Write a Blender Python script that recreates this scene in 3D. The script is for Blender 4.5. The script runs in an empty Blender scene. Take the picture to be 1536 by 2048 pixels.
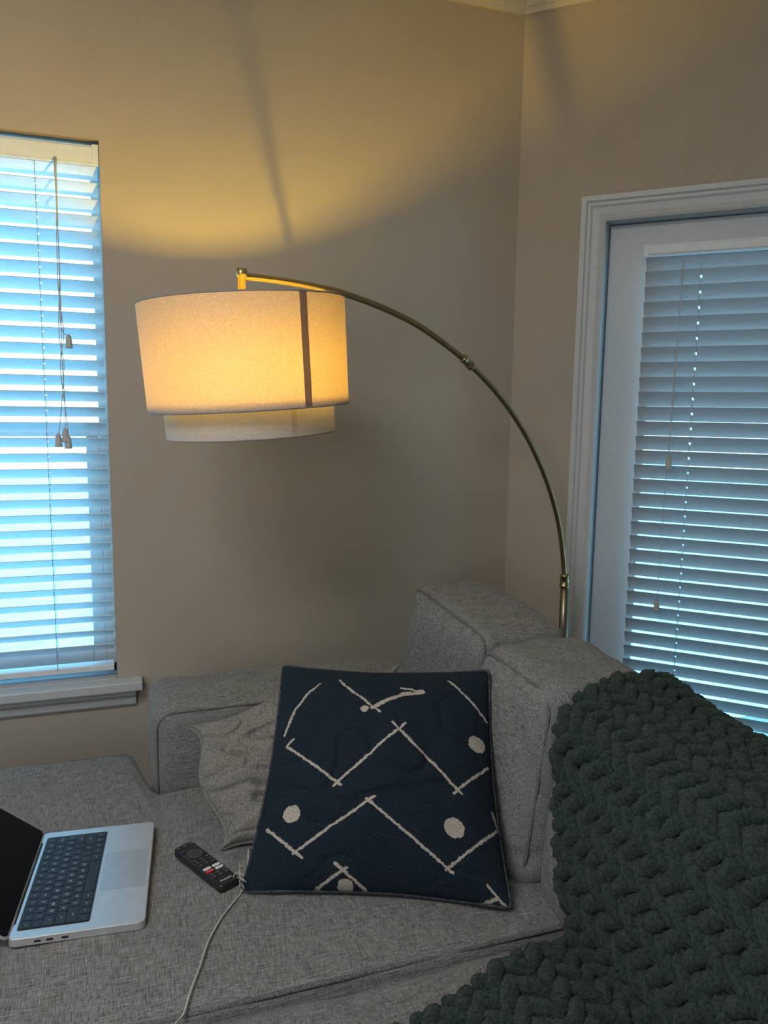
import bpy, math, random
import numpy as np
from mathutils import Vector, Matrix, noise
random.seed(7)
COL=bpy.context.scene.collection
V=Vector
bpy.context.scene.view_settings.view_transform='Standard'

# ---------------------------------------------------------------- helpers
class MB:
    def __init__(s): s.v=[];s.f=[];s.m=[];s.uv={}
    def add(s,vs,fs,mat=0):
        o=len(s.v); s.v.extend([tuple(a) for a in vs])
        s.f.extend([tuple(i+o for i in f) for f in fs]); s.m.extend([mat]*len(fs)); return o
    def box(s,x0,x1,y0,y1,z0,z1,mat=0,M=None):
        vs=[V((x,y,z)) for x in (x0,x1) for y in (y0,y1) for z in (z0,z1)]
        if M is not None: vs=[M@a for a in vs]
        s.add(vs,[(0,1,3,2),(4,6,7,5),(0,4,5,1),(2,3,7,6),(0,2,6,4),(1,5,7,3)],mat)
    def obj(s,name,mats,smooth=False,bevel=0,uvs=None,seg=2):
        me=bpy.data.meshes.new(name); me.from_pydata(s.v,[],s.f)
        if not isinstance(mats,(list,tuple)): mats=[mats]
        for m in mats: me.materials.append(m)
        me.polygons.foreach_set('material_index',s.m)
        if smooth: me.polygons.foreach_set('use_smooth',[True]*len(me.polygons))
        me.update()
        ob=bpy.data.objects.new(name,me); COL.objects.link(ob)
        if bevel:
            b=ob.modifiers.new('bevel','BEVEL'); b.width=bevel; b.segments=seg; b.limit_method='ANGLE'; b.angle_limit=math.radians(40)
        return ob

def tube(pts,rad,ring=10,closed=False,caps=True):
    pts=[V(p) for p in pts]; n=len(pts); vs=[];fs=[]
    if not hasattr(rad,'__len__'): rad=[rad]*n
    prev=None
    for i,p in enumerate(pts):
        if closed: t=pts[(i+1)%n]-pts[i-1]
        else: t=pts[min(i+1,n-1)]-pts[max(i-1,0)]
        t.normalize()
        if prev is None:
            a=V((0,0,1)) if abs(t.z)<.9 else V((1,0,0)); nrm=(a-t*a.dot(t)).normalized()
        else: nrm=(prev-t*prev.dot(t)).normalized()
        prev=nrm; b=t.cross(nrm)
        for k in range(ring):
            an=2*math.pi*k/ring; vs.append(p+(nrm*math.cos(an)+b*math.sin(an))*rad[i])
    m=n if closed else n-1
    for i in range(m):
        j=(i+1)%n
        for k in range(ring):
            l=(k+1)%ring; fs.append((i*ring+k,i*ring+l,j*ring+l,j*ring+k))
    if caps and not closed:
        fs.append(tuple(range(ring))[::-1]); fs.append(tuple((n-1)*ring+k for k in range(ring)))
    return vs,fs

def lathe(profile,origin,axis=V((0,0,1)),seg=48,closed=False):
    axis=V(axis).normalized(); q=V((0,0,1)).rotation_difference(axis).to_matrix(); o=V(origin)
    vs=[];fs=[]
    for r,z in profile:
        for k in range(seg):
            a=2*math.pi*k/seg; vs.append(o+q@V((r*math.cos(a),r*math.sin(a),z)))
    n=len(profile)
    for i in range(n if closed else n-1):
        j=(i+1)%n
        for k in range(seg):
            l=(k+1)%seg; fs.append((i*seg+k,i*seg+l,j*seg+l,j*seg+k))
    return vs,fs

def catmull(pts,sub=8):
    pts=[V(p) for p in pts]; out=[]
    for i in range(len(pts)-1):
        p0=pts[max(i-1,0)];p1=pts[i];p2=pts[i+1];p3=pts[min(i+2,len(pts)-1)]
        for k in range(sub):
            t=k/sub
            out.append(.5*((2*p1)+(p2-p0)*t+(2*p0-5*p1+4*p2-p3)*t*t+(3*p1-p0-3*p2+p3)*t**3))
    out.append(pts[-1]); return out

def empty(name,loc,label,cat):
    e=bpy.data.objects.new(name,None); e.empty_display_size=.1; e.location=loc; COL.objects.link(e)
    e['label']=label; e['category']=cat; return e
def put(ch,par,label=None):
    ch.parent=par
    if par.type=='EMPTY' and par.parent is None: ch.matrix_parent_inverse=Matrix.Translation(par.location).inverted()
    if label: ch['label']=label
    return ch
def structure(o): o['kind']='structure'; return o

# ---------------------------------------------------------------- materials
def mat(name,col,rough=.6,metal=0,col2=None,nscale=50,stretch=(1,1,1),bump=0,bscale=None,bdist=.002,spec=.5,sheen=0,detail=4,alpha=None):
    m=bpy.data.materials.new(name); m.use_nodes=True; nt=m.node_tree; b=nt.nodes['Principled BSDF']
    b.inputs['Base Color'].default_value=(*col,1); b.inputs['Roughness'].default_value=rough; b.inputs['Metallic'].default_value=metal
    b.inputs['Specular IOR Level'].default_value=spec
    if sheen: b.inputs['Sheen Weight'].default_value=sheen
    tc=nt.nodes.new('ShaderNodeTexCoord'); mp=nt.nodes.new('ShaderNodeMapping'); mp.inputs['Scale'].default_value=stretch
    nt.links.new(tc.outputs['Object'],mp.inputs[0])
    nz=nt.nodes.new('ShaderNodeTexNoise'); nz.inputs['Scale'].default_value=nscale; nz.inputs['Detail'].default_value=detail
    nt.links.new(mp.outputs[0],nz.inputs[0])
    c2=col2 if col2 else tuple(min(1,c*1.06) for c in col)
    rp=nt.nodes.new('ShaderNodeValToRGB'); rp.color_ramp.elements[0].position=.35; rp.color_ramp.elements[1].position=.65
    rp.color_ramp.elements[0].color=(*col,1); rp.color_ramp.elements[1].color=(*c2,1)
    nt.links.new(nz.outputs[0],rp.inputs[0]); nt.links.new(rp.outputs[0],b.inputs['Base Color'])
    if bump:
        n2=nt.nodes.new('ShaderNodeTexNoise'); n2.inputs['Scale'].default_value=bscale or nscale; n2.inputs['Detail'].default_value=3
        nt.links.new(mp.outputs[0],n2.inputs[0])
        bp=nt.nodes.new('ShaderNodeBump'); bp.inputs['Strength'].default_value=bump; bp.inputs['Distance'].default_value=bdist
        nt.links.new(n2.outputs[0],bp.inputs['Height']); nt.links.new(bp.outputs[0],b.inputs['Normal'])
    return m

def weave(name,dark,light,s=1.0,bump=.5):
    """heathered two-direction thread fabric"""
    m=bpy.data.materials.new(name); m.use_nodes=True; nt=m.node_tree; b=nt.nodes['Principled BSDF']
    b.inputs['Roughness'].default_value=.95; b.inputs['Specular IOR Level'].default_value=.15; b.inputs['Sheen Weight'].default_value=.08
    tc=nt.nodes.new('ShaderNodeTexCoord'); fac=[]
    for sc in ((28,1000,1000),(1000,44,370)):
        mp=nt.nodes.new('ShaderNodeMapping'); mp.inputs['Scale'].default_value=tuple(a*s for a in sc)
        nt.links.new(tc.outputs['Object'],mp.inputs[0])
        nz=nt.nodes.new('ShaderNodeTexNoise'); nz.inputs['Scale'].default_value=1; nz.inputs['Detail'].default_value=1
        nt.links.new(mp.outputs[0],nz.inputs[0]); fac.append(nz)
    mx=nt.nodes.new('ShaderNodeMath'); mx.operation='ADD'; nt.links.new(fac[0].outputs[0],mx.inputs[0]); nt.links.new(fac[1].outputs[0],mx.inputs[1])
    mr=nt.nodes.new('ShaderNodeMapRange'); mr.inputs['From Min'].default_value=.66; mr.inputs['From Max'].default_value=1.34
    nt.links.new(mx.outputs[0],mr.inputs[0])
    rp=nt.nodes.new('ShaderNodeMix'); rp.data_type='RGBA'; rp.inputs[6].default_value=(*dark,1); rp.inputs[7].default_value=(*light,1)
    nt.links.new(mr.outputs[0],rp.inputs[0]); nt.links.new(rp.outputs[2],b.inputs['Base Color'])
    bp=nt.nodes.new('ShaderNodeBump'); bp.inputs['Strength'].default_value=bump; bp.inputs['Distance'].default_value=.0012
    nt.links.new(mx.outputs[0],bp.inputs['Height']); nt.links.new(bp.outputs[0],b.inputs['Normal'])
    return m

WALLP=mat('beige_paint',(.40,.355,.29),.75,col2=(.42,.375,.31),nscale=3,bump=.35,bscale=140,bdist=.003)
CEILP=mat('ceiling_paint',(.7,.66,.58),.8)
TRIMW=mat('white_trim_paint',(.48,.51,.53),.4)
CROWN=mat('cream_crown_paint',(.55,.51,.44),.5)
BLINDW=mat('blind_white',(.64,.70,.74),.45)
BLINDDIM=mat('blind_white_dimmed',(.38,.38,.39),.45)  # darkened copy of the white slats; dim room light put into the colour
CARPET=mat('carpet',(.22,.21,.19),.95,col2=(.29,.27,.25),nscale=200,bump=.8,bscale=400)
GRASS=mat('outside_ground',(.70,.76,.78),.9,col2=(.9,.93,.93),nscale=4)
FAB=weave('gray_upholstery',(.048,.047,.047),(.325,.320,.313))
FABP=weave('gray_pillow_fabric',(.055,.052,.048),(.36,.335,.305),bump=.7)
PIPE=mat('gray_piping',(.07,.07,.07),.9,col2=(.17,.168,.165),nscale=300)
PIPEP=mat('pillow_piping',(.12,.115,.105),.9,col2=(.22,.21,.195),nscale=300)
BRASS=mat('brushed_brass',(.38,.31,.17),.32,1.0,col2=(.44,.36,.20),nscale=30)
BRONZE=mat('brass_pole',(.26,.23,.17),.35,1.0,col2=(.30,.26,.19),nscale=30)
GREEN=mat('green_chenille',(.012,.025,.018),.95,col2=(.036,.060,.046),nscale=190,bump=1.0,bscale=330,bdist=.006,sheen=.10,spec=.1)
ALU=mat('silver_aluminium',(.68,.69,.71),.38,.75)
ALUP=mat('trackpad_aluminium',(.58,.60,.63),.3,.7)
BLK=mat('black_keys',(.012,.014,.02),.45)
BLKP=mat('black_plastic',(.013,.013,.016),.35)
BTN=mat('button_rubber',(.045,.045,.05),.5)
SCR=mat('dark_screen_glass',(.004,.006,.011),.15,spec=.15)
LEGEND=mat('key_legend_white',(.6,.63,.68),.5)
REDP=mat('red_print',(.6,.02,.03),.5)
WHP=mat('white_print',(.75,.75,.75),.5)
BLUP=mat('blue_print',(.05,.15,.5),.5)
CORD=mat('beige_cord',(.38,.355,.32),.8,col2=(.48,.45,.41),nscale=300)
WCORD=mat('white_cord',(.45,.45,.44),.7)
TASS=mat('tassel_plastic',(.42,.42,.40),.5)
NAVYP=mat('navy_piping',(.012,.018,.03),.9,col2=(.06,.06,.065),nscale=120)
DARKW=mat('dark_leg_wood',(.05,.03,.02),.4)

GLASS=bpy.data.materials.new('window_glass'); GLASS.use_nodes=True
nt=GLASS.node_tree; nt.nodes.clear(); o=nt.nodes.new('ShaderNodeOutputMaterial'); t=nt.nodes.new('ShaderNodeBsdfTransparent'); g=nt.nodes.new('ShaderNodeBsdfGlossy'); g.inputs['Roughness'].default_value=.02
mx=nt.nodes.new('ShaderNodeMixShader'); mx.inputs[0].default_value=.05
nt.links.new(t.outputs[0],mx.inputs[1]); nt.links.new(g.outputs[0],mx.inputs[2]); nt.links.new(mx.outputs[0],o.inputs[0])

def shade_mat(name,col,tr,ct=None):
    m=bpy.data.materials.new(name); m.use_nodes=True; nt=m.node_tree; nt.nodes.clear()
    o=nt.nodes.new('ShaderNodeOutputMaterial'); d=nt.nodes.new('ShaderNodeBsdfDiffuse'); t=nt.nodes.new('ShaderNodeBsdfTranslucent')
    tc=nt.nodes.new('ShaderNodeTexCoord'); fac=[]
    for sc in ((120,120,1100),(1100,1100,120)):
        mp=nt.nodes.new('ShaderNodeMapping'); mp.inputs['Scale'].default_value=sc; nt.links.new(tc.outputs['Object'],mp.inputs[0])
        nz=nt.nodes.new('ShaderNodeTexNoise'); nz.inputs['Scale'].default_value=1; nt.links.new(mp.outputs[0],nz.inputs[0]); fac.append(nz)
    ad=nt.nodes.new('ShaderNodeMath'); ad.operation='ADD'; nt.links.new(fac[0].outputs[0],ad.inputs[0]); nt.links.new(fac[1].outputs[0],ad.inputs[1])
    mr=nt.nodes.new('ShaderNodeMapRange'); mr.inputs['From Min'].default_value=.7; mr.inputs['From Max'].default_value=1.3; nt.links.new(ad.outputs[0],mr.inputs[0])
    for k,(cc,bs) in enumerate(((col,d),(ct or col,t))):
        c=nt.nodes.new('ShaderNodeMix'); c.data_type='RGBA'; c.inputs[6].default_value=(*[a*.68 for a in cc],1); c.inputs[7].default_value=(*cc,1)
        nt.links.new(mr.outputs[0],c.inputs[0]); nt.links.new(c.outputs[2],bs.inputs[0])
    mx=nt.nodes.new('ShaderNodeMixShader'); mx.inputs[0].default_value=tr
    nt.links.new(d.outputs[0],mx.inputs[1]); nt.links.new(t.outputs[0],mx.inputs[2]); nt.links.new(mx.outputs[0],o.inputs[0]); return m
SHADE=shade_mat('linen_shade',(.42,.385,.37),.043,(.77,.56,.50))
SHADE2=shade_mat('inner_linen_shade',(.60,.56,.53),.0025)
SEAM=shade_mat('shade_seam',(.26,.17,.13),.012)
SEAM2=shade_mat('inner_shade_seam',(.49,.46,.43),.0018)
DIFF=shade_mat('diffuser',(.6,.56,.5),.05)
SHTRIM=mat('shade_rim_tape',(.26,.24,.24),.9)

# ---------------------------------------------------------------- room
D=2.5; S=3.84; ZC=2.84
R45=Matrix.Translation((1.34,2.5,0))@Matrix.Rotation(math.radians(-45),4,'Z')   # local x along wall, +y outward
WX0,WX1,WZ0,WZ1=-.95,-.03,.525,2.15
b=MB(); b.box(-2.8,WX0,D,D+.16,0,ZC); b.box(WX1,1.42,D,D+.16,0,ZC); b.box(WX0,WX1,D,D+.16,0,WZ0-.0); b.box(WX0,WX1,D,D+.16,WZ1,ZC)
structure(b.obj('wall_left',WALLP))
DS0,DS1,DZ=.305,1.225,2.015
b=MB(); b.box(0,DS0-.015,0,.16,0,ZC,M=R45); b.box(DS1+.015,1.98,0,.16,0,ZC,M=R45); b.box(DS0-.015,DS1+.015,0,.16,DZ+.015,ZC,M=R45)
structure(b.obj('wall_right',WALLP))
b=MB(); b.box(2.74,2.9,-2.5,1.1,0,ZC); structure(b.obj('wall_side',WALLP))
b=MB(); b.box(-2.96,2.9,-2.66,-2.5,0,ZC); structure(b.obj('wall_back',WALLP))
b=MB(); b.box(-2.96,-2.8,-2.5,2.66,0,ZC); structure(b.obj('wall_opposite',WALLP))
b=MB(); b.box(-2.96,2.9,-2.66,2.66,-.1,0); structure(b.obj('floor',CARPET))
b=MB(); b.box(-2.96,2.9,-2.66,2.66,ZC,ZC+.1); structure(b.obj('ceiling',CEILP))
b=MB(); b.box(-15,20,2.9,25,-.8,-.7); structure(b.obj('ground_outside',GRASS))

def run_profile(name,prof,closed_ends=True):
    pts=[V((-2.8,2.5)),V((1.34,2.5)),V((2.74,1.1)),V((2.74,-2.5))]
    nr=[V((0,-1)),V((-.70711,-.70711)),V((-1,0))]
    b=MB(); vs=[]
    for i,p in enumerate(pts):
        if i==0: off=nr[0]
        elif i==3: off=nr[2]
        else: off=(nr[i-1]+nr[i])/(1+nr[i-1].dot(nr[i]))
        for q,z in prof: w=p+off*q; vs.append((w.x,w.y,z))
    n=len(prof); fs=[]
    for i in range(3):
        for k in range(n-1): fs.append((i*n+k,(i+1)*n+k,(i+1)*n+k+1,i*n+k+1))
    b.add(vs,fs); return structure(b.obj(name,CROWN))
run_profile('trim_1',[(q,z+.006) for q,z in [(0,2.70),(.012,2.70),(.014,2.715),(.022,2.722),(.03,2.745),(.055,2.775),(.075,2.785),(.08,2.80),(.09,2.802),(.09,2.834)]])
b=MB(); b.box(-2.8,1.34,D-.015,D,0,.11); structure(b.obj('baseboard_left',TRIMW,bevel=.004))
b=MB(); b.box(0.01,.21,-.015,0,0,.11,M=R45); b.box(1.33,1.97,-.015,0,0,.11,M=R45); structure(b.obj('baseboard_right',TRIMW,bevel=.004))

# door casing
prof=[(0,.0),(0,-.012),(.008,-.016),(.016,-.012),(.022,-.014),(.043,-.017),(.050,-.022),(.059,-.022),(.064,-.028),(.080,-.028),(.080,0)]
b=MB(); vs=[];fs=[]
for (sx,zz,so,zo) in ((DS0,0,-1,0),(DS0,DZ,-1,1),(DS1,DZ,1,1),(DS1,0,1,0)):
    for o_,d_ in prof: vs.append(R45@V((sx+so*o_,d_,zz+zo*o_)))
n=len(prof)
for i in range(3):
    for k in range(n-1): fs.append((i*n+k,(i+1)*n+k,(i+1)*n+k+1,i*n+k+1))
b.add(vs,fs); structure(b.obj('trim_2',TRIMW))
door=empty('door_1',R45@V((.76,.07,0)),'x','x'); structure(door)
for k in ('label','category'): del door[k]
b=MB(); b.box(DS0-.015,DS0,0,.16,0,DZ+.015,M=R45); b.box(DS1,DS1+.015,0,.16,0,DZ+.015,M=R45); b.box(DS0,DS1,0,.16,DZ,DZ+.015,M=R45)
b.box(DS0,DS0+.012,.10,.16,0,DZ,M=R45); b.box(DS0,DS1,.10,.16,DZ-.012,DZ,M=R45)
j=b.obj('door_jamb',TRIMW); put(j,door)
b=MB(); y0,y1=.05,.095; g0,g1,gz0,gz1=DS0+.15,DS1-.15,.25,1.86
b.box(DS0+.006,g0,y0,y1,.01,DZ-.006,M=R45); b.box(g1,DS1-.006,y0,y1,.01,DZ-.006,M=R45); b.box(g0,g1,y0,y1,.01,gz0,M=R45); b.box(g0,g1,y0,y1,gz1,DZ-.006,M=R45)
put(b.obj('door_slab',TRIMW),door)
b=MB(); b.box(g0,g1,.07,.074,gz0,gz1,M=R45); put(b.obj('door_glass',GLASS),door)
b=MB(); vs,fs=lathe([(0,0),(.028,0),(.028,.008),(.012,.012),(.012,.04),(.027,.05),(.03,.065),(.022,.078),(0,.08)],R45@V((DS1-.06,.05,.95)),R45.to_3x3()@V((0,-1,0)),24); b.add(vs,fs); put(b.obj('door_knob',BRASS,True),door)

# window
win=empty('window_1',(-.49,2.58,.53),'x','x'); structure(win)
for k in ('label','category'): del win[k]
b=MB()
fy0,fy1=2.585,2.645
b.box(WX0,WX0+.03,fy0,fy1,WZ0,WZ1); b.box(WX1-.03,WX1,fy0,fy1,WZ0,WZ1); b.box(WX0,WX1,fy0,fy1,WZ1-.03,WZ1); b.box(WX0,WX1,fy0,fy1,WZ0,WZ0+.03)
zm=1.31
b.box(WX0+.03,WX1-.03,2.59,2.62,zm-.02,zm+.02)
b.box(WX0+.03,WX0+.07,2.59,2.615,WZ0+.03,zm-.02); b.box(WX1-.07,WX1-.03,2.59,2.615,WZ0+.03,zm-.02); b.box(WX0+.07,WX1-.07,2.59,2.615,WZ0+.03,WZ0+.08)
put(b.obj('window_frame',TRIMW,bevel=.003),win)
b=MB(); b.box(WX0+.03,WX1-.03,2.625,2.628,WZ0+.03,WZ1-.03); put(b.obj('window_pane',GLASS),win)
b=MB(); b.box(WX0-.075,WX1+.075,2.445,2.50,.497,.527); b.box(WX0,WX1,2.50,2.60,.497,.527)
vs=[];fs=[]
pr=[(0,.495),(-.04,.495),(-.036,.48),(-.02,.465),(-.016,.445),(-.012,.438),(0,.436)]
for x in (WX0-.055,WX1+.055):
    for q,z in pr: vs.append((x,2.5+q,z))
n=len(pr)
for k in range(n-1): fs.append((k,k+1,n+k+1,n+k))
fs.append(tuple(range(n))[::-1]); fs.append(tuple(range(n,2*n)))
b.add(vs,fs); structure(b.obj('trim_3',TRIMW,bevel=.004))

# ---------------------------------------------------------------- blinds
def blind(M,w,ztop,zbot,pitch,tilt,ladders,label,cords,depth=.050,head=.055,hole_w=.007,m=None,first=.015):
    """local x along width (0..w), y toward outside, z up"""
    root=empty('window_blind',M@V((w/2,0,zbot)),label,'blind')
    b=MB(); z=ztop-head-first; half=depth/2
    edges=[0]
    for L in ladders: edges+= [L-hole_w,L+hole_w]
    edges.append(w)
    cols=[-1,-.72,-.2,.2,.72,1]; ct,st=math.cos(tilt),math.sin(tilt)
    while z>zbot+.04:
        for i in range(len(edges)-1):
            x0,x1=edges[i],edges[i+1]; hole=(i%2==1)
            for c in range(5):
                if hole and c in (2,): continue
                vs=[]
                for x,cc in ((x0,cols[c]),(x1,cols[c]),(x1,cols[c+1]),(x0,cols[c+1])):
                    yy=cc*half; zz=.0035*(1-cc*cc)
                    vs.append(M@V((x,yy*ct-zz*st,z+yy*st+zz*ct)))
                b.add(vs,[(0,1,2,3)])
        z-=pitch
    o=b.obj('slats',m or BLINDW); 
    import bmesh
    bm=bmesh.new(); bm.from_mesh(o.data); bmesh.ops.remove_doubles(bm,verts=bm.verts,dist=.0002); bm.to_mesh(o.data); bm.free()
    s=o.modifiers.new('s','SOLIDIFY'); s.thickness=.0028; s.offset=0
    put(o,root)
    b=MB(); b.box(-.004,w+.004,-.030,.028,ztop-head,ztop,M=M); b.box(-.006,.012,-.036,-.028,ztop-head-.002,ztop+.002,M=M); b.box(w-.012,w+.006,-.036,-.028,ztop-head-.002,ztop+.002,M=M)
    b.box(.0,w,-.034,-.030,ztop-head+.006,ztop-.006,M=M)
    put(b.obj('head_rail',BLINDW,bevel=.002),root)
    b=MB(); b.box(0,w,-.024,.024,zbot+.006,zbot+.026,M=M); put(b.obj('bottom_rail',BLINDW,bevel=.003),root)
    b=MB(); yo=half*abs(ct)+.004
    for L in ladders:
        for s in (-1,1):
            vs,fs=tube([M@V((L,s*yo,zbot+.02)),M@V((L,s*yo,ztop-head))],.0011,6); b.add(vs,fs)
    put(b.obj('ladder_cord',WCORD,True),root)
    for pts in cords:
        b=MB(); vs,fs=tube(catmull([M@V(p) for p in pts],6),.0013,6); b.add(vs,fs); put(b.obj('pull_cord',WCORD,True),root)
        e=V(pts[-1]); b=MB(); vs,fs=lathe([(0,.004),(.004,.004),(.006,0),(.0085,-.006),(.010,-.030),(.011,-.032),(.011,-.036),(0,-.037)],M@e,seg=16); b.add(vs,fs); put(b.obj('tassel',TASS,True),root)
    return root
ML=Matrix.Translation((WX0+.006,2.535,0))
w1=WX1-WX0-.014
xx=lambda x: x-(WX0+.006)
blind(ML,w1,2.135,.545,.0465,math.radians(-35),[xx(-.80),xx(-.205)],'white horizontal slat blind, half open, in the sunlit window',
  [[(xx(-.146),-.036,2.09),(xx(-.150),-.04,1.8),(xx(-.152),-.042,1.62),(xx(-.132),-.044,1.59)],
   [(xx(-.152),-.036,2.09),(xx(-.149),-.042,1.8),(xx(-.158),-.044,1.60),(xx(-.148),-.046,1.50),(xx(-.165),-.045,1.34),(xx(-.172),-.046,1.30)],
   [(xx(-.146),-.038,2.09),(xx(-.155),-.044,1.75),(xx(-.145),-.046,1.60),(xx(-.158),-.048,1.50),(xx(-.146),-.046,1.34),(xx(-.145),-.047,1.295)],
   [(xx(-.149),-.038,2.09),(xx(-.149),-.044,1.7),(xx(-.153),-.046,1.55),(xx(-.150),-.048,1.42),(xx(-.150),-.046,1.36),(xx(-.152),-.047,1.315)]],hole_w=.0035)
MR=R45@Matrix.Translation((.438,.008,0))
w2=.66
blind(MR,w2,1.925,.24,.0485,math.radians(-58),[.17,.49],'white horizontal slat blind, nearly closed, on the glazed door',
  [[(.116,-.036,1.87),(.116,-.038,1.6),(.113,-.040,1.24)],[(.120,-.036,1.87),(.108,-.040,1.2),(.104,-.042,.76)]],depth=.0552,hole_w=.0030,m=BLINDDIM,head=.036,first=.020)

# ---------------------------------------------------------------- soft shapes
def axis_samples(a,r,step):
    c=[-a,-a+r*.1,-a+r*.25,-a+r*.45,-a+r*.7,-a+r]
    n=max(2,int((2*a-2*r)/step)); mid=[-a+r+(2*a-2*r)*i/n for i in range(1,n)]
    return c+mid+[a-r,a-r*.7,a-r*.45,a-r*.25,a-r*.1,a]
def softbox(b,x0,x1,y0,y1,z0,z1,r,puff=(0,0,0),step=.03,amp=.003,nsc=6,warp=None,matid=0,seed=0,crease=0):
    cx,cy,cz=(x0+x1)/2,(y0+y1)/2,(z0+z1)/2; A,B,C=(x1-x0)/2,(y1-y0)/2,(z1-z0)/2
    X,Y,Z=axis_samples(A,r,step),axis_samples(B,r,step),axis_samples(C,r,step)
    idx={};vs=[]
    def vert(i,j,k):
        key=(i,j,k)
        if key in idx: return idx[key]
        x,y,z=X[i],Y[j],Z[k]
        q=V((max(-A+r,min(A-r,x)),max(-B+r,min(B-r,y)),max(-C+r,min(C-r,z)))); p=V((x,y,z)); d=p-q
        if d.length>1e-9: p=q+d.normalized()*r
        fx,fy,fz=p.x/A,p.y/B,p.z/C
        e=lambda t:1-t**4
        p=V((p.x+puff[0]*fx*e(fy)*e(fz),p.y+puff[1]*fy*e(fx)*e(fz),p.z+puff[2]*fz*e(fx)*e(fy)))
        n=d.normalized() if d.length>1e-9 else V((0,0,0))
        w=p+V((cx,cy,cz))
        w+=n*amp*(noise.noise(w*nsc+V((seed,0,0)))+.5*noise.noise(w*nsc*2.7+V((0,seed,0))))*2
        if crease:
            q2=V((w.x*5,w.y*9+w.z*5,w.z*4-w.y*6))+V((seed,seed*.3,0)); c=abs(noise.noise(q2)); w-=n*crease*max(0,1-c/.14)
        if warp: w=warp(w)
        idx[key]=len(vs); vs.append(w); return idx[key]
    fs=[]; nx,ny,nz=len(X)-1,len(Y)-1,len(Z)-1
    for i in range(nx):
        for j in range(ny):
            fs.append((vert(i,j,nz),vert(i+1,j,nz),vert(i+1,j+1,nz),vert(i,j+1,nz))); fs.append((vert(i,j,0),vert(i,j+1,0),vert(i+1,j+1,0),vert(i+1,j,0)))
    for i in range(nx):
        for k in range(nz):
            fs.append((vert(i,0,k),vert(i+1,0,k),vert(i+1,0,k+1),vert(i,0,k+1))); fs.append((vert(i,ny,k),vert(i,ny,k+1),vert(i+1,ny,k+1),vert(i+1,ny,k)))
    for j in range(ny):
        for k in range(nz):
            fs.append((vert(0,j,k),vert(0,j,k+1),vert(0,j+1,k+1),vert(0,j+1,k))); fs.append((vert(nx,j,k),vert(nx,j+1,k),vert(nx,j+1,k+1),vert(nx,j,k+1)))
    b.add(vs,fs,matid)
def rrect(a0,a1,b0,b1,r,n=6,step=.04):
    pts=[]
    for (ca,cb,s) in ((a1-r,b1-r,0),(a0+r,b1-r,90),(a0+r,b0+r,180),(a1-r,b0+r,270)):
        for k in range(n+1):
            t=math.radians(s+90*k/n); pts.append((ca+r*math.cos(t),cb+r*math.sin(t)))
    out=[]
    for i in range(len(pts)):
        p,q=pts[i],pts[(i+1)%len(pts)]; L=math.hypot(q[0]-p[0],q[1]-p[1]); m=max(1,int(L/step))
        for k in range(m): out.append((p[0]+(q[0]-p[0])*k/m,p[1]+(q[1]-p[1])*k/m))
    return out

# ---------------------------------------------------------------- sofa
sofa=empty('sectional_sofa',(.2,1.3,0),'heather gray fabric sectional sofa with chaise, set in the room corner','sofa')
b=MB()
softbox(b,-1.0,1.05,1.10,2.13,.07,.31,.02,amp=.001,step=.1); softbox(b,.04,1.05,.40,1.12,.07,.31,.02,amp=.001,step=.1)
softbox(b,.97,1.08,.20,2.08,.28,.745,.03,amp=.002,step=.08)
put(b.obj('sofa_frame',FAB,True),sofa)
def chw(p):
    t=(p.x+.01)/.07; t=max(0,min(1,t)); t=t*t*(3-2*t)
    ym=2.13+(1.87-2.13)*t
    return V((p.x,1.13+(p.y-1.13)*(ym-1.13)/(2.13-1.13),p.z))
b=MB(); softbox(b,-1.0,.82,1.13,2.13,.30,.448,.035,(0,.008,.012),step=.018,amp=.004,warp=chw,nsc=5)
pts=[chw(V((x,y,.438))) for x,y in rrect(-.99,.81,1.137,2.12,.05,step=.012)]
vs,fs=tube(pts,.0045,8,True); b.add(vs,fs,1)
put(b.obj('seat_cushion',[FAB,PIPE],True),sofa)
b=MB(); softbox(b,.045,.81,.42,1.110,.30,.452,.045,(.01,.008,.022),step=.03,amp=.004,seed=3)
vs,fs=tube([V((x,y,.438)) for x,y in rrect(.055,.80,.43,1.101,.05,step=.03)],.005,8,True); b.add(vs,fs,1)
put(b.obj('seat_cushion',[FAB,PIPE],True),sofa)
b=MB(); softbox(b,.055,.80,1.885,2.15,.30,.645,.042,(.004,.006,.012),step=.02,amp=.003,seed=9)
vs,fs=tube([V((x,1.892,z)) for x,z in rrect(.064,.77,.31,.636,.046)],.003,8,True); b.add(vs,fs,1)
put(b.obj('armrest',[FAB,PIPE],True),sofa)
b=MB(); softbox(b,.045,1.05,.17,.41,.07,.635,.04,(.005,.006,.008),step=.05,amp=.003,seed=12); put(b.obj('armrest',FAB,True),sofa)
def backc(y0,y1,x0,x1,z1,seed,lean=.13,puff=(.018,.012,.01),r=.045,slope=0,amp=.005,cr=.006,pipe=True):
    wp=lambda p: V((p.x+(p.z-.45)*lean,p.y,p.z+slope*(p.y-y0)*max(0,(p.z-.5))/.35))
    b=MB(); softbox(b,x0,x1,y0,y1,.425,z1,r,puff,step=.009,amp=amp,nsc=7,warp=wp,seed=seed,crease=cr)
    if pipe:
        vs,fs=tube([wp(V((x0+r*.25,y,z))) for y,z in rrect(y0+r*.25,y1-r*.25,.455,z1-r*.25,r,step=.03)],.0036,8,True); b.add(vs,fs,1)
    put(b.obj('back_cushion',[FAB,PIPE],True),sofa)
backc(1.580,2.06,.748,.985,.860,21,puff=(.014,.004,.012),r=.038,slope=.05,amp=.004,cr=.004)
backc(1.250,1.570,.728,.99,.846,33,puff=(.026,.004,.016),r=.045,slope=.02,amp=.004,cr=.006)
backc(.43,1.250,.745,.975,.765,41,r=.06)
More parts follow.
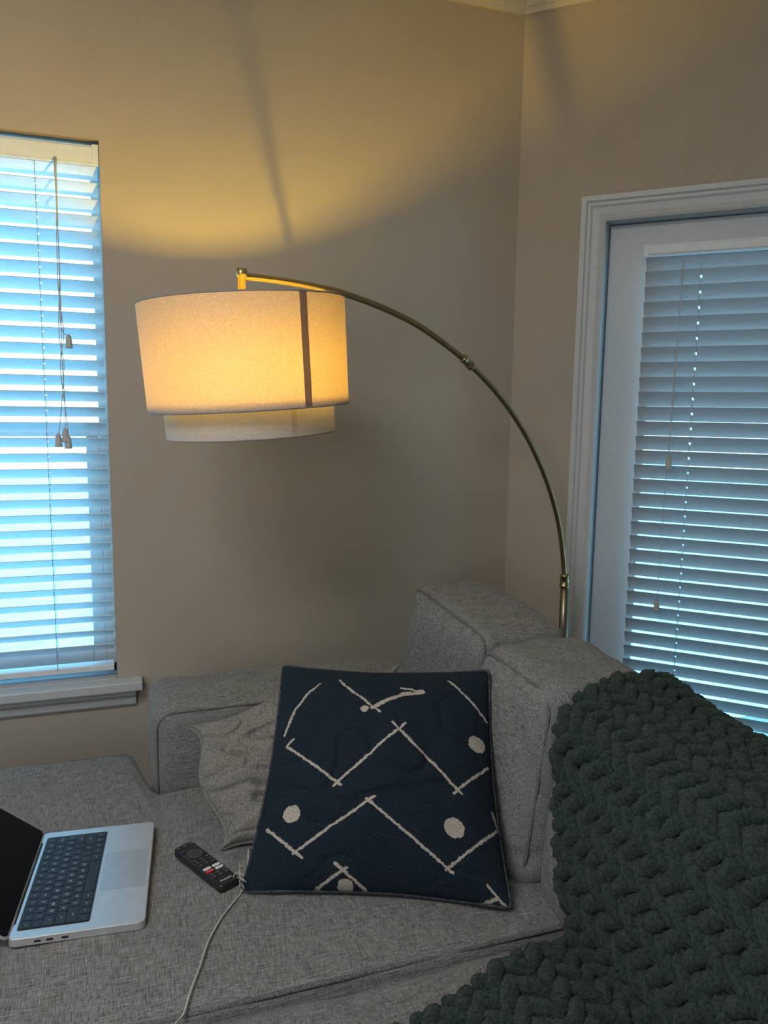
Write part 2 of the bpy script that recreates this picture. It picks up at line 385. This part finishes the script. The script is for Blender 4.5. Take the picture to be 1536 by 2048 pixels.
for x,y in ((-.93,1.18),(-.93,2.05),(.98,2.02),(.98,.25),(.11,.25)):
    b=MB(); vs,fs=lathe([(0,0),(.018,0),(.028,.075),(0,.075)],(x,y,0),seg=16); b.add(vs,fs); put(b.obj('leg',DARKW,True),sofa)

# ---------------------------------------------------------------- pillows
def pillow(name,BL,BR,TR,TL,tf,tb,mats,label,k=.05,N=90,amp=.004,piper=.005,seed=0,ex=.55,ear=0):
    BL,BR,TR,TL=map(V,(BL,BR,TR,TL)); nrm=(BR-BL).cross(TL-BL).normalized()
    def P(u,v,w):
        uu=u*(1-k*(1-v*v)-ear*4*v*v*(1-v*v)); vv=v*(1-k*(1-u*u)-ear*4*u*u*(1-u*u)); a=(uu+1)/2; c=(vv+1)/2
        p=(BL*(1-a)+BR*a)*(1-c)+(TL*(1-a)+TR*a)*c
        return p+nrm*w
    vs=[];fs=[];uv=[]
    def prof(u,v): return (max(0,1-u*u)**ex)*(max(0,1-v*v)**ex)
    mp=lambda i:math.sin(math.pi/2*(2*i/N-1))*.35+(2*i/N-1)*.65
    idx={}
    for side in (0,1):
        for i in range(N+1):
            for j in range(N+1):
                if side==1 and (i in (0,N) or j in (0,N)): idx[(1,i,j)]=idx[(0,i,j)]; continue
                u,v=mp(i),mp(j); q=prof(u,v)
                t=tf if side==0 else -tb
                e=q*(amp*(noise.noise(V((u*3+seed,v*3,side)))*1.6+noise.noise(V((u*7,v*7+seed,side)))*.6))
                e-=q*amp*1.4*max(0,1-abs(noise.noise(V((u*2.2+v*1.6+seed,v*3-u,side+seed))))/.12)
                rad=amp*.8*math.sin(14*math.atan2(v,u)+3*noise.noise(V((u*2,v*2,seed))))*(max(abs(u),abs(v))**4)*q
                idx[(side,i,j)]=len(vs); vs.append(P(u,v,t*q+(e+rad)*(1 if side==0 else -1))); uv.append(((u+1)/2,(v+1)/2))
    for i in range(N):
        for j in range(N):
            fs.append((idx[(0,i,j)],idx[(0,i+1,j)],idx[(0,i+1,j+1)],idx[(0,i,j+1)]))
            fs.append((idx[(1,i,j)],idx[(1,i,j+1)],idx[(1,i+1,j+1)],idx[(1,i+1,j)]))
    b=MB(); b.add(vs,fs,0)
    path=[]
    for t in range(40): path.append(P(-1+2*t/40,-1,0))
    for t in range(40): path.append(P(1,-1+2*t/40,0))
    for t in range(40): path.append(P(1-2*t/40,1,0))
    for t in range(40): path.append(P(-1,1-2*t/40,0))
    path=[(path[i-1]+path[i]*2+path[(i+1)%160])/4+nrm*.002*math.sin(i*.35+seed) for i in range(160)]
    v2,f2=tube(path,piper,8,True); b.add(v2,f2,1); uv+= [(-1,-1)]*len(v2)
    o=b.obj(name,mats,True)
    l=o.data.uv_layers.new(name='UVMap')
    li=np.zeros(len(o.data.loops),dtype=np.int32); o.data.loops.foreach_get('vertex_index',li)
    l.data.foreach_set('uv',np.array(uv,dtype=np.float32)[li].ravel())
    o['label']=label; o['category']='throw pillow'
    return o

def navy():
    m=bpy.data.materials.new('navy_zigzag_fabric'); m.use_nodes=True; nt=m.node_tree; L=nt.links; b=nt.nodes['Principled BSDF']
    b.inputs['Roughness'].default_value=.95; b.inputs['Specular IOR Level'].default_value=.15
    uv=nt.nodes.new('ShaderNodeUVMap'); uv.uv_map='UVMap'
    nz=nt.nodes.new('ShaderNodeTexNoise'); nz.inputs['Scale'].default_value=75; nz.inputs['Detail'].default_value=4; L.new(uv.outputs[0],nz.inputs[0])
    def vm(op,a,bb=None):
        n=nt.nodes.new('ShaderNodeVectorMath'); n.operation=op
        for i,x in enumerate((a,bb)):
            if x is None: continue
            if isinstance(x,tuple): n.inputs[i].default_value=x
            else: L.new(x,n.inputs[i])
        return n
    def ma(op,a,bb=None,clamp=False):
        n=nt.nodes.new('ShaderNodeMath'); n.operation=op; n.use_clamp=clamp
        for i,x in enumerate((a,bb)):
            if x is None: continue
            if isinstance(x,(int,float)): n.inputs[i].default_value=x
            else: L.new(x,n.inputs[i])
        return n.outputs[0]
    off=vm('SUBTRACT',nz.outputs['Color'],(.5,.5,.5)); sc=nt.nodes.new('ShaderNodeVectorMath'); sc.operation='SCALE'; sc.inputs['Scale'].default_value=.014; L.new(off.outputs[0],sc.inputs[0])
    P=vm('MULTIPLY',vm('ADD',uv.outputs[0],sc.outputs[0]).outputs[0],(.965,1.055,0)).outputs[0]
    P=vm('ADD',P,(-.008,.028,0)).outputs[0]
    segs=[(.050,.691,.085,.815),(.085,.815,.150,.915),(.309,.945,.474,.784),(.440,.807,.570,.901),(.570,.901,.655,.915),(.56,.935,.655,.925),(.805,.964,.942,.808),(.28,.985,.309,.945),(.150,.915,.19,.96),(.77,1.0,.805,.964),
      (.070,.632,.332,.434),(.301,.432,.584,.730),(.530,.732,.812,.439),(.781,.437,.934,.587),
      (.045,.27,.205,.144),(.170,.161,.467,.388),(.437,.376,.755,.120),(.732,.128,.946,.323),(.936,.394,.956,.324),
      (.22,.0,.373,.106),(.329,.123,.474,.003),(.817,.006,.912,.056),(.880,.096,.963,.0),(.075,.64,.10,.66)]
    dots=[(.407,.801,.018),(.891,.680,.038),(.140,.322,.036),(.774,.294,.040),(.369,.040,.028)]
    cur=None
    for i,(ax,ay,bx,by) in enumerate(segs):
        dx,dy=bx-ax,by-ay; l2=dx*dx+dy*dy
        pa=vm('SUBTRACT',P,(ax,ay,0)).outputs[0]
        h=ma('MULTIPLY',vm('DOT_PRODUCT',pa,(dx,dy,0)).outputs['Value'],1/l2,True)
        s=nt.nodes.new('ShaderNodeVectorMath'); s.operation='SCALE'; s.inputs[0].default_value=(dx,dy,0); L.new(h,s.inputs['Scale'])
        d=ma('SUBTRACT',vm('LENGTH',vm('SUBTRACT',pa,s.outputs[0]).outputs[0]).outputs['Value'],.0055 if i not in (3,4) else .010)
        cur=d if cur is None else ma('MINIMUM',cur,d)
    for cx,cy,r in dots:
        d=ma('SUBTRACT',vm('LENGTH',vm('SUBTRACT',P,(cx,cy,0)).outputs[0]).outputs['Value'],r); cur=ma('MINIMUM',cur,d)
    msk=nt.nodes.new('ShaderNodeMapRange'); msk.inputs['From Min'].default_value=.0012; msk.inputs['From Max'].default_value=-.0012; L.new(cur,msk.inputs[0])
    wv=nt.nodes.new('ShaderNodeTexNoise'); wv.inputs['Scale'].default_value=1
    mp=nt.nodes.new('ShaderNodeMapping'); mp.inputs['Scale'].default_value=(260,170,1); L.new(uv.outputs[0],mp.inputs[0]); L.new(mp.outputs[0],wv.inputs[0])
    def mix(f,a,bb):
        n=nt.nodes.new('ShaderNodeMix'); n.data_type='RGBA'; L.new(f,n.inputs[0])
        for i,x in ((6,a),(7,bb)):
            if isinstance(x,tuple): n.inputs[i].default_value=(*x,1)
            else: L.new(x,n.inputs[i])
        return n.outputs[2]
    mr=nt.nodes.new('ShaderNodeMapRange'); mr.inputs['From Min'].default_value=.38; mr.inputs['From Max'].default_value=.62; L.new(wv.outputs[0],mr.inputs[0])
    nav=mix(mr.outputs[0],(.004,.009,.017),(.018,.029,.041)); cr=mix(mr.outputs[0],(.27,.24,.205),(.54,.48,.41))
    fin=mix(msk.outputs[0],nav,cr); L.new(fin,b.inputs['Base Color'])
    bp=nt.nodes.new('ShaderNodeBump'); bp.inputs['Strength'].default_value=.4; bp.inputs['Distance'].default_value=.001; L.new(wv.outputs[0],bp.inputs['Height']); L.new(bp.outputs[0],b.inputs['Normal'])
    return m
NAVY=navy()
p1=pillow('throw_pillow',(.194,1.384,.462),(.674,1.182,.460),(.762,1.478,.820),(.336,1.672,.808),.115,.04,[NAVY,NAVYP],'square navy pillow with cream zigzag lines and dots',k=.06,N=130,amp=.006,ex=.60,ear=.0,piper=.0034)
p2=pillow('throw_pillow',(.175,1.540,.462),(.60,1.45,.462),(.66,1.77,.75),(.125,1.760,.652),.08,.06,[FABP,PIPEP],'plain light gray woven pillow leaning behind the navy one',k=.0,N=120,amp=.013,seed=23,ex=.34,ear=.10,piper=.004)

# ---------------------------------------------------------------- arc floor lamp
lamp=empty('floor_lamp',(1.415,2.21,0),'brass arc floor lamp with a two-tier cream drum shade, lit','lamp')
b=MB(); vs,fs=lathe([(0,0),(.125,0),(.13,.004),(.13,.022),(.125,.028),(.03,.030),(.024,.05),(0,.05)],(1.415,2.21,0),seg=48); b.add(vs,fs); put(b.obj('base',BRONZE,True,bevel=.001),lamp)
b=MB(); vs,fs=tube([(1.415,2.21,.045),(1.415,2.21,.60),(1.412,2.209,.82)],[.0175,.0165,.0135],20); b.add(vs,fs); put(b.obj('pole',BRONZE,True),lamp)
arc=catmull([(1.412,2.209,.80),(1.399,2.206,.90),(1.365,2.196,1.035),(1.299,2.176,1.178),(1.204,2.149,1.318),(1.096,2.117,1.430),(.967,2.080,1.527),(.814,2.035,1.609),(.698,2.002,1.651),(.576,1.966,1.680),(.49,1.941,1.691),(.382,1.909,1.697),(.285,1.881,1.697)],8)
b=MB(); vs,fs=tube(arc,.0085,18); b.add(vs,fs); put(b.obj('arm',BRASS,True),lamp)
def collar(p,d,L,r):
    d=V(d).normalized(); b=MB(); vs,fs=lathe([(0,-L/2),(r*.9,-L/2),(r,-L/2+.002),(r,-L*.3),(r*.92,-L*.27),(r*.92,L*.27),(r,L*.3),(r,L/2-.002),(r*.9,L/2),(0,L/2)],p,d,24); b.add(vs,fs); put(b.obj('collar',BRASS,True),lamp)
collar((.967,2.080,1.527),(.129,.037,-.099),.045,.0135)
collar((1.410,2.2085,.82),(0,0,1),.045,.0165)
TC=V((.285,1.881,1.638)); ax=V((-.070,-.018,.996)).normalized()
b=MB(); vs,fs=lathe([(0,-.012),(.0095,-.012),(.0095,.055),(.0125,.056),(.0125,.076),(0,.078)],TC+ax*.0,(0,0,1),20); b.add(vs,fs); put(b.obj('shade_mount',BRASS,True),lamp)
axm=V((0,0,1)).rotation_difference(ax).to_matrix()
cam_dir=math.atan2(-1.886,-.30)      # direction from the lamp toward the middle of the room
def shade(name,r0,r1,zt,zb,m,seam_ang,seam_w,label=None,sm=None):
    b=MB(); seg=240; vs=[];fs=[];ms=[]
    prof=[(r0,zt),(r0+(r1-r0)*.5,(zt+zb)/2),(r1,zb)]
    for r,z in prof:
        for k in range(seg):
            a=2*math.pi*k/seg; vs.append(TC+axm@V((r*math.cos(a),r*math.sin(a),z)))
    for i in range(2):
        j=i+1
        for k in range(seg):
            l=(k+1)%seg; a=2*math.pi*(k+.5)/seg; da=(a-seam_ang+math.pi)%(2*math.pi)-math.pi
            fs.append((i*seg+k,i*seg+l,j*seg+l,j*seg+k)); ms.append(1 if (abs(da)<seam_w/r0/2) else 0)
    b.v=[tuple(v) for v in vs]; b.f=fs; b.m=ms
    for z,r in ((zt,r0-.0005),(zb,r1-.0005)):
        v2,f2=tube([TC+axm@V((r*math.cos(2*math.pi*k/120),r*math.sin(2*math.pi*k/120),z)) for k in range(120)],.0020,6,True); b.add(v2,f2,2)
    return put(b.obj(name,[m,sm or SEAM,SHTRIM],True),lamp,label)
shade('lamp_shade',.243,.239,0,-.248,SHADE,cam_dir+math.radians(32),.019,'large outer cream linen drum')
shade('lamp_shade',.204,.202,-.228,-.312,SHADE2,cam_dir+math.radians(28),.015,'smaller inner cream linen drum',SEAM2)
b=MB(); vs,fs=lathe([(0,-.300),(.2025,-.300)],TC,ax,64); b.add(vs,fs); put(b.obj('diffuser',DIFF,True),lamp)
for k in range(3):
    a=math.atan2(.193,.0945)+k*2*math.pi/3
    b=MB(); v2,f2=tube([TC+axm@V((.010*math.cos(a),.010*math.sin(a),-.004)),TC+axm@V((.241*math.cos(a),.241*math.sin(a),-.004))],.0034,8); b.add(v2,f2)
    put(b.obj('spoke',BRASS,True),lamp)
Bp=V((.299,1.828,1.460)); sd=(TC-Bp).normalized()
b=MB(); v2,f2=lathe([(0,.056),(.012,.056),(.012,.090),(.006,.098),(.006,(TC-Bp).length-.004),(0,(TC-Bp).length-.004)],Bp,sd,20); b.add(v2,f2)
put(b.obj('bulb_socket',BRASS,True),lamp)
BULB=bpy.data.materials.new('warm_bulb'); BULB.use_nodes=True; nt=BULB.node_tree; nt.nodes.clear()
o=nt.nodes.new('ShaderNodeOutputMaterial'); e=nt.nodes.new('ShaderNodeEmission'); e.inputs[0].default_value=(1,.63,.05,1); e.inputs[1].default_value=3000; nt.links.new(e.outputs[0],o.inputs[0])
b=MB(); v2,f2=lathe([(.001,-.052),(.004,-.051),(.0072,-.046),(.0075,-.040),(.0075,.040),(.0072,.049),(.006,.056),(.001,.057)],Bp,sd,24); b.add(v2,f2); put(b.obj('light_bulb',BULB,True),lamp)

# ---------------------------------------------------------------- text helper
_tc={}
def text(body,size):
    if (body,size) in _tc: return _tc[(body,size)]
    c=bpy.data.curves.new('t','FONT'); c.body=body; c.size=size; c.align_x='CENTER'; c.align_y='CENTER'; c.resolution_u=2
    o=bpy.data.objects.new('t',c); COL.objects.link(o); bpy.context.view_layer.update()
    me=bpy.data.meshes.new_from_object(o.evaluated_get(bpy.context.evaluated_depsgraph_get()))
    r=([v.co.copy() for v in me.vertices],[tuple(p.vertices) for p in me.polygons])
    bpy.data.objects.remove(o); bpy.data.curves.remove(c); bpy.data.meshes.remove(me)
    _tc[(body,size)]=r; return r
def addtext(b,body,size,M,mat_):
    vs,fs=text(body,size); b.add([M@v for v in vs],fs,mat_)

# ---------------------------------------------------------------- laptop
ZS=.4625
LM=Matrix.Translation((-.082,1.512,ZS))@Matrix.Rotation(math.radians(84.8),4,'Z')
lap=empty('laptop',(-.082,1.512,ZS),'open silver laptop with black keys, resting on the chaise','laptop')
def rplate(b,x0,x1,y0,y1,z0,z1,r,mat_,M):
    pts=rrect(x0,x1,y0,y1,r,n=5,step=9)
    n=len(pts); vs=[M@V((x,y,z0)) for x,y in pts]+[M@V((x,y,z1)) for x,y in pts]
    b.add(vs,[tuple(range(n))[::-1],tuple(range(n,2*n))]+[(k,(k+1)%n,n+(k+1)%n,n+k) for k in range(n)],mat_)
Lx,Ly=.1715,.114
b=MB(); rplate(b,-Lx,Lx,-Ly,Ly,0,.0155,.012,0,LM); put(b.obj('laptop_base',ALU,bevel=.0012),lap)
for yy in (.06,.04,.015):
    b=MB(); b.box(-Lx-.0004,-Lx+.001,yy,yy+.011,.005,.009,0,LM); put(b.obj('port',BLKP),lap)
kb=MB(); rplate(kb,-.150,.150,-.018,.103,.0156,.0160,.004,0,LM); kbd=put(kb.obj('keyboard',BLK),lap)
rows=[(['esc']+['F%d'%i for i in range(1,13)]+[''],[1]*14),
 (list('`1234567890-=')+['delete'],[1]*13+[1.5]),
 (['tab']+list('QWERTYUIOP[]\\'),[1.5]+[1]*13),
 (['caps']+list("ASDFGHJKL;'")+['return'],[1.75]+[1]*11+[1.75]),
 (['shift']+list('ZXCVBNM,./')+['shift'],[2.25]+[1]*10+[2.25]),
 (['fn','ctl','opt','cmd','','cmd','opt','<','^','>'],[1,1,1,1.25,5,1.25,1,1,1,1])]
y=.1005; rp=.0193
for labs,wd in rows:
    tot=sum(wd); u=.2965/tot; x=-.14825
    for lb,w in zip(labs,wd):
        k=MB(); g=.0012
        rplate(k,x+g,x+w*u-g,y-rp+g,y-g,.0160,.0172,.0018,0,LM)
        if lb: addtext(k,lb,.0085 if len(lb)==1 else .0042,LM@Matrix.Translation((x+w*u/2,y-rp/2,.01732)),1)
        ko=k.obj('key',[BLK,LEGEND]); ko.parent=kbd
        x+=w*u
    y-=rp
b=MB(); rplate(b,-.066,.066,-.108,-.024,.0153,.0157,.006,0,LM); put(b.obj('trackpad',ALUP),lap)
SM=LM@Matrix.Translation((0,Ly-.003,.0165))@Matrix.Rotation(math.radians(38),4,'X')
b=MB(); rplate(b,-Lx,Lx,0,.228,-.006,-.0005,.010,0,SM); lid=put(b.obj('laptop_lid',ALU,bevel=.001),lap)
b=MB(); rplate(b,-Lx+.002,Lx-.002,.004,.226,-.0005,.0004,.009,0,SM); put(b.obj('screen',SCR),lap)
b=MB(); v2,f2=tube([LM@V((-.13,Ly-.002,.013)),LM@V((.13,Ly-.002,.013))],.0045,12); b.add(v2,f2); put(b.obj('hinge',BLKP,True),lap)

# ---------------------------------------------------------------- remote
RM=Matrix.Translation((.138,1.478,ZS))@Matrix.Rotation(math.radians(26),4,'Z')
rem=empty('remote_control',(.138,1.478,ZS),'slim black television remote lying on the chaise seat','remote control')
b=MB(); rplate(b,-.0225,.0225,-.089,.089,0,.017,.008,0,RM); addtext(b,'PHILIPS',.0082,RM@Matrix.Translation((0,-.074,.01715)),1)
put(b.obj('remote_body',[BLKP,WHP],bevel=.003,seg=3),rem)
def button(x0,x1,y0,y1,r,m=BTN,txt=None,tm=WHP,ts=.004,name='button'):
    b=MB(); rplate(b,x0,x1,y0,y1,.0165,.0185,r,0,RM)
    if txt: addtext(b,txt,ts,RM@Matrix.Translation(((x0+x1)/2,(y0+y1)/2,.0187)),1)
    put(b.obj(name,[m,tm]),rem)
for x in (-.015,.0,.015): button(x-.004,x+.004,.074,.082,.0039,txt='o' if x else '+')
for x in (-.015,.015): button(x-.004,x+.004,.060,.066,.0029)
def ring(r0,r1,cy,name):
    b=MB(); v2,f2=lathe([(r0,.0165),(r0,.019),(r1,.019),(r1,.0165)],RM@V((0,cy,0)),(0,0,1),32); b.add(v2,f2); put(b.obj(name,BTN),rem)
ring(.0075,.0165,.040,'direction_pad'); ring(.0001,.0065,.040,'button')
for r_ in range(3):
    for x in (-.014,0,.014): button(x-.0045,x+.0045,.014-r_*.0105,.0205-r_*.0105,.003,txt=random.choice(['+','-','=','<','>']))
button(-.019,-.002,-.025,-.018,.003,WHP,'NETFLIX',REDP,.0038); button(.002,.019,-.025,-.018,.003,WHP,'prime',BLUP,.0045)
button(-.019,-.002,-.036,-.029,.003,REDP,'YouTube',WHP,.0038); button(.002,.019,-.036,-.029,.003,WHP,'TV+',BLKP,.0045)
for r_ in range(2):
    for x in (-.014,0,.014): button(x-.0045,x+.0045,-.0475-r_*.0095,-.0415-r_*.0095,.003,txt=str(r_*3+int(x/.014)+2))

# ---------------------------------------------------------------- cord
b=MB()
z0=.465
pth=catmull([(.235,1.50,.475),(.222,1.46,.50),(.214,1.42,.495),(.203,1.40,.475),(.194,1.380,z0),(.174,1.352,z0),(.149,1.317,z0),(.120,1.262,z0),(.099,1.203,z0-.001),(.080,1.155,z0-.003),(.066,1.125,.450),(.050,1.10,.452),(.035,1.05,.440),(.02,1.0,.40),(.015,.98,.30)],8)
v2,f2=tube(pth,.0019,8); b.add(v2,f2)
rr=random.Random(3)
for i in range(16):
    c=V((.196+rr.uniform(-.004,.004),1.392+rr.uniform(-.012,.026),.468+rr.uniform(0,.025)))
    d=V((rr.uniform(-.4,.3),rr.uniform(-1,.5),rr.uniform(-.2,.9))).normalized()
    v2,f2=tube(catmull([c,c+d*.008+V((0,0,.003)),c+d*.014+V((rr.uniform(-.004,.004),rr.uniform(-.005,.005),-.001))],5),.0011,6); b.add(v2,f2)
cd=b.obj('charging_cable',CORD,True); cd['label']='thin beige cable trailing from the pillow across the seat'; cd['category']='cable'

# ---------------------------------------------------------------- chunky knit blanket
def build_blanket():
    ctl=[(1.115,.46,1.21),(1.11,.60,1.21),(1.095,.73,1.22),(1.06,.798,1.26),(1.00,.812,1.285),(.89,.806,1.270),(.82,.788,1.242),(.785,.735,1.208),(.765,.66,1.170),(.750,.56,1.128),(.742,.495,1.085),(.722,.473,1.060),(.685,.478,1.045),(.625,.497,1.025),(.56,.497,1.010),(.49,.480,.990),(.42,.472,.970),(.25,.470,.92),(.10,.468,.87),(.035,.455,.85),(.012,.40,.84),(.010,.30,.84)]
    prof=catmull([(x,0,z) for x,z,y in ctl],12)
    P=np.array([(p.x,p.z) for p in prof]); seg=np.linalg.norm(np.diff(P,axis=0),axis=1); s=np.concatenate([[0],np.cumsum(seg)]); Ltot=s[-1]
    cs=[];cy=[]
    for i,(x,z,y) in enumerate(ctl): cs.append(s[min(i*12,len(s)-1)]); cy.append(y)
    def surf(u,v,w):
        v=np.clip(v,0,Ltot); x=np.interp(v,s,P[:,0]); z=np.interp(v,s,P[:,1])
        e=.02; dx=np.interp(np.clip(v+e,0,Ltot),s,P[:,0])-np.interp(np.clip(v-e,0,Ltot),s,P[:,0]); dz=np.interp(np.clip(v+e,0,Ltot),s,P[:,1])-np.interp(np.clip(v-e,0,Ltot),s,P[:,1])
        L=np.hypot(dx,dz)+1e-9
        nx=dz/L; nz=-dx/L
        wav=.005*np.sin(u*9+v*5)+.003*np.sin(v*17-u*6)+.016*np.exp(-(u/.09)**2)*np.clip((z-.70)/.09,0,1)
        y=np.interp(v,cs,cy)-u
        return np.stack([x+nx*(w+wav),y,z+nz*(w+wav)],-1)
    pitch_v=.0325; per=.084; W=.88; rows=int(Ltot/pitch_v); ns=W/per; spt=42; ring=14; R=.0134
    rng=np.random.RandomState(5)
    allv=[];allf=[];base=0
    n=int(ns*spt); uu0=np.linspace(0,W,n)
    for j in range(rows):
        ph0=rng.uniform(-.5,.5); uoff=rng.uniform(-.002,.002)
        wob=.8*np.sin(uu0*11+j*2.1)+.4*np.sin(uu0*23+j)
        sg=1 if j%2 else -1
        for strand in (0,1):
            tt=2*np.pi*uu0/per+ph0+(j%2)*np.pi*.5+strand*np.pi+wob*.6
            u=uu0+uoff
            v=(j+.5)*pitch_v+sg*.0125*np.cos(tt)+.0025*np.sin(uu0*14+j*.9)
            w=.0145+.0080*np.sin(tt)+.002*np.sin(uu0*19+j)
            c=surf(u,v,w)
            tan=np.gradient(c,axis=0); tan/=np.linalg.norm(tan,axis=1)[:,None]+1e-9
            up=surf(u,v,w+.01)-c; up/=np.linalg.norm(up,axis=1)[:,None]
            sd=np.cross(tan,up); sd/=np.linalg.norm(sd,axis=1)[:,None]+1e-9; up=np.cross(sd,tan)
            rad=R*(1.0+.08*np.sin(tt)+.05*np.sin(uu0*70+j)+.04*rng.randn(n))
            k_=np.minimum(np.arange(n),np.arange(n)[::-1]); rad=rad*np.sqrt(np.clip(k_/6.,.02,1))
            a=np.linspace(0,2*np.pi,ring,endpoint=False)
            rj=rad[:,None]*(1+.09*rng.randn(n,ring))
            vv=c[:,None,:]+rj[:,:,None]*(np.cos(a)[None,:,None]*up[:,None,:]+np.sin(a)[None,:,None]*sd[:,None,:])
            allv.append(vv.reshape(-1,3))
            i0=np.arange(n-1)[:,None]*ring; k=np.arange(ring)[None,:]; l=(k+1)%ring
            f=np.stack([i0+k,i0+l,i0+ring+l,i0+ring+k],-1).reshape(-1,4)+base
            allf.append(f); base+=n*ring
    nu,nv=60,160; uu,vv=np.meshgrid(np.linspace(.012,W-.01,nu),np.linspace(.01,Ltot-.01,nv),indexing='ij')
    sh=surf(uu,vv,np.full_like(uu,.010)); allv.append(sh.reshape(-1,3))
    i,j=np.meshgrid(np.arange(nu-1),np.arange(nv-1),indexing='ij'); f=np.stack([i*nv+j,(i+1)*nv+j,(i+1)*nv+j+1,i*nv+j+1],-1).reshape(-1,4)+base; allf.append(f)
    Vv=np.concatenate(allv); Ff=np.concatenate(allf)
    me=bpy.data.meshes.new('knit_blanket'); me.vertices.add(len(Vv)); me.vertices.foreach_set('co',Vv.ravel())
    me.loops.add(Ff.size); me.loops.foreach_set('vertex_index',Ff.ravel()); me.polygons.add(len(Ff)); me.polygons.foreach_set('loop_start',np.arange(0,Ff.size,4)); me.polygons.foreach_set('loop_total',np.full(len(Ff),4))
    me.update(calc_edges=True); me.validate(); me.polygons.foreach_set('use_smooth',[True]*len(me.polygons)); me.materials.append(GREEN)
    o=bpy.data.objects.new('throw_blanket',me); COL.objects.link(o); o['label']='dark green chunky knit throw draped over the sofa back'; o['category']='blanket'
build_blanket()

# ---------------------------------------------------------------- light
w=bpy.data.worlds.new('sky'); bpy.context.scene.world=w; w.use_nodes=True; nt=w.node_tree; bg=nt.nodes['Background']
tc=nt.nodes.new('ShaderNodeTexCoord'); sp=nt.nodes.new('ShaderNodeSeparateXYZ'); rp=nt.nodes.new('ShaderNodeValToRGB'); nt.links.new(tc.outputs['Generated'],sp.inputs[0]); nt.links.new(sp.outputs[2],rp.inputs[0])
rp.color_ramp.elements[0].position=0; rp.color_ramp.elements[0].color=(.40,.84,1,1); rp.color_ramp.elements[1].position=.6; rp.color_ramp.elements[1].color=(.11,.56,1,1)
nt.links.new(rp.outputs[0],bg.inputs[0]); bg.inputs[1].default_value=7
def area(name,loc,rot,size,power,col):
    l=bpy.data.lights.new(name,'AREA'); l.energy=power; l.size=size; l.color=col; o=bpy.data.objects.new(name,l); o.location=loc; o.rotation_euler=rot; COL.objects.link(o); return o
area('ceiling_fill',(-1.0,.1,2.80),(0,0,0),1.2,46,(.96,.98,1))  # added soft fill under the ceiling, no fixture there
area('back_fill',(-1.8,-2.2,1.4),(math.radians(80),0,math.radians(-30)),1.6,28,(.94,.97,1))  # added cool fill near the back wall, no window behind it

# ---------------------------------------------------------------- camera
p=math.radians(7.9);h=math.radians(19);r=math.radians(.79)
F=V((math.sin(h)*math.cos(p),math.cos(h)*math.cos(p),-math.sin(p))); R0=V((math.cos(h),-math.sin(h),0)); U0=R0.cross(F)
Rr=R0*math.cos(r)+U0*math.sin(r); Uu=U0*math.cos(r)-R0*math.sin(r)
cam=bpy.data.cameras.new('camera'); co=bpy.data.objects.new('camera',cam); COL.objects.link(co)
M=Matrix((Rr,Uu,-F)).transposed().to_4x4(); M.translation=V((0,0,1.4)); co.matrix_world=M
cam.sensor_fit='VERTICAL'; cam.sensor_height=36; cam.lens=1538/2048*36; cam.clip_start=.05
bpy.context.scene.camera=co
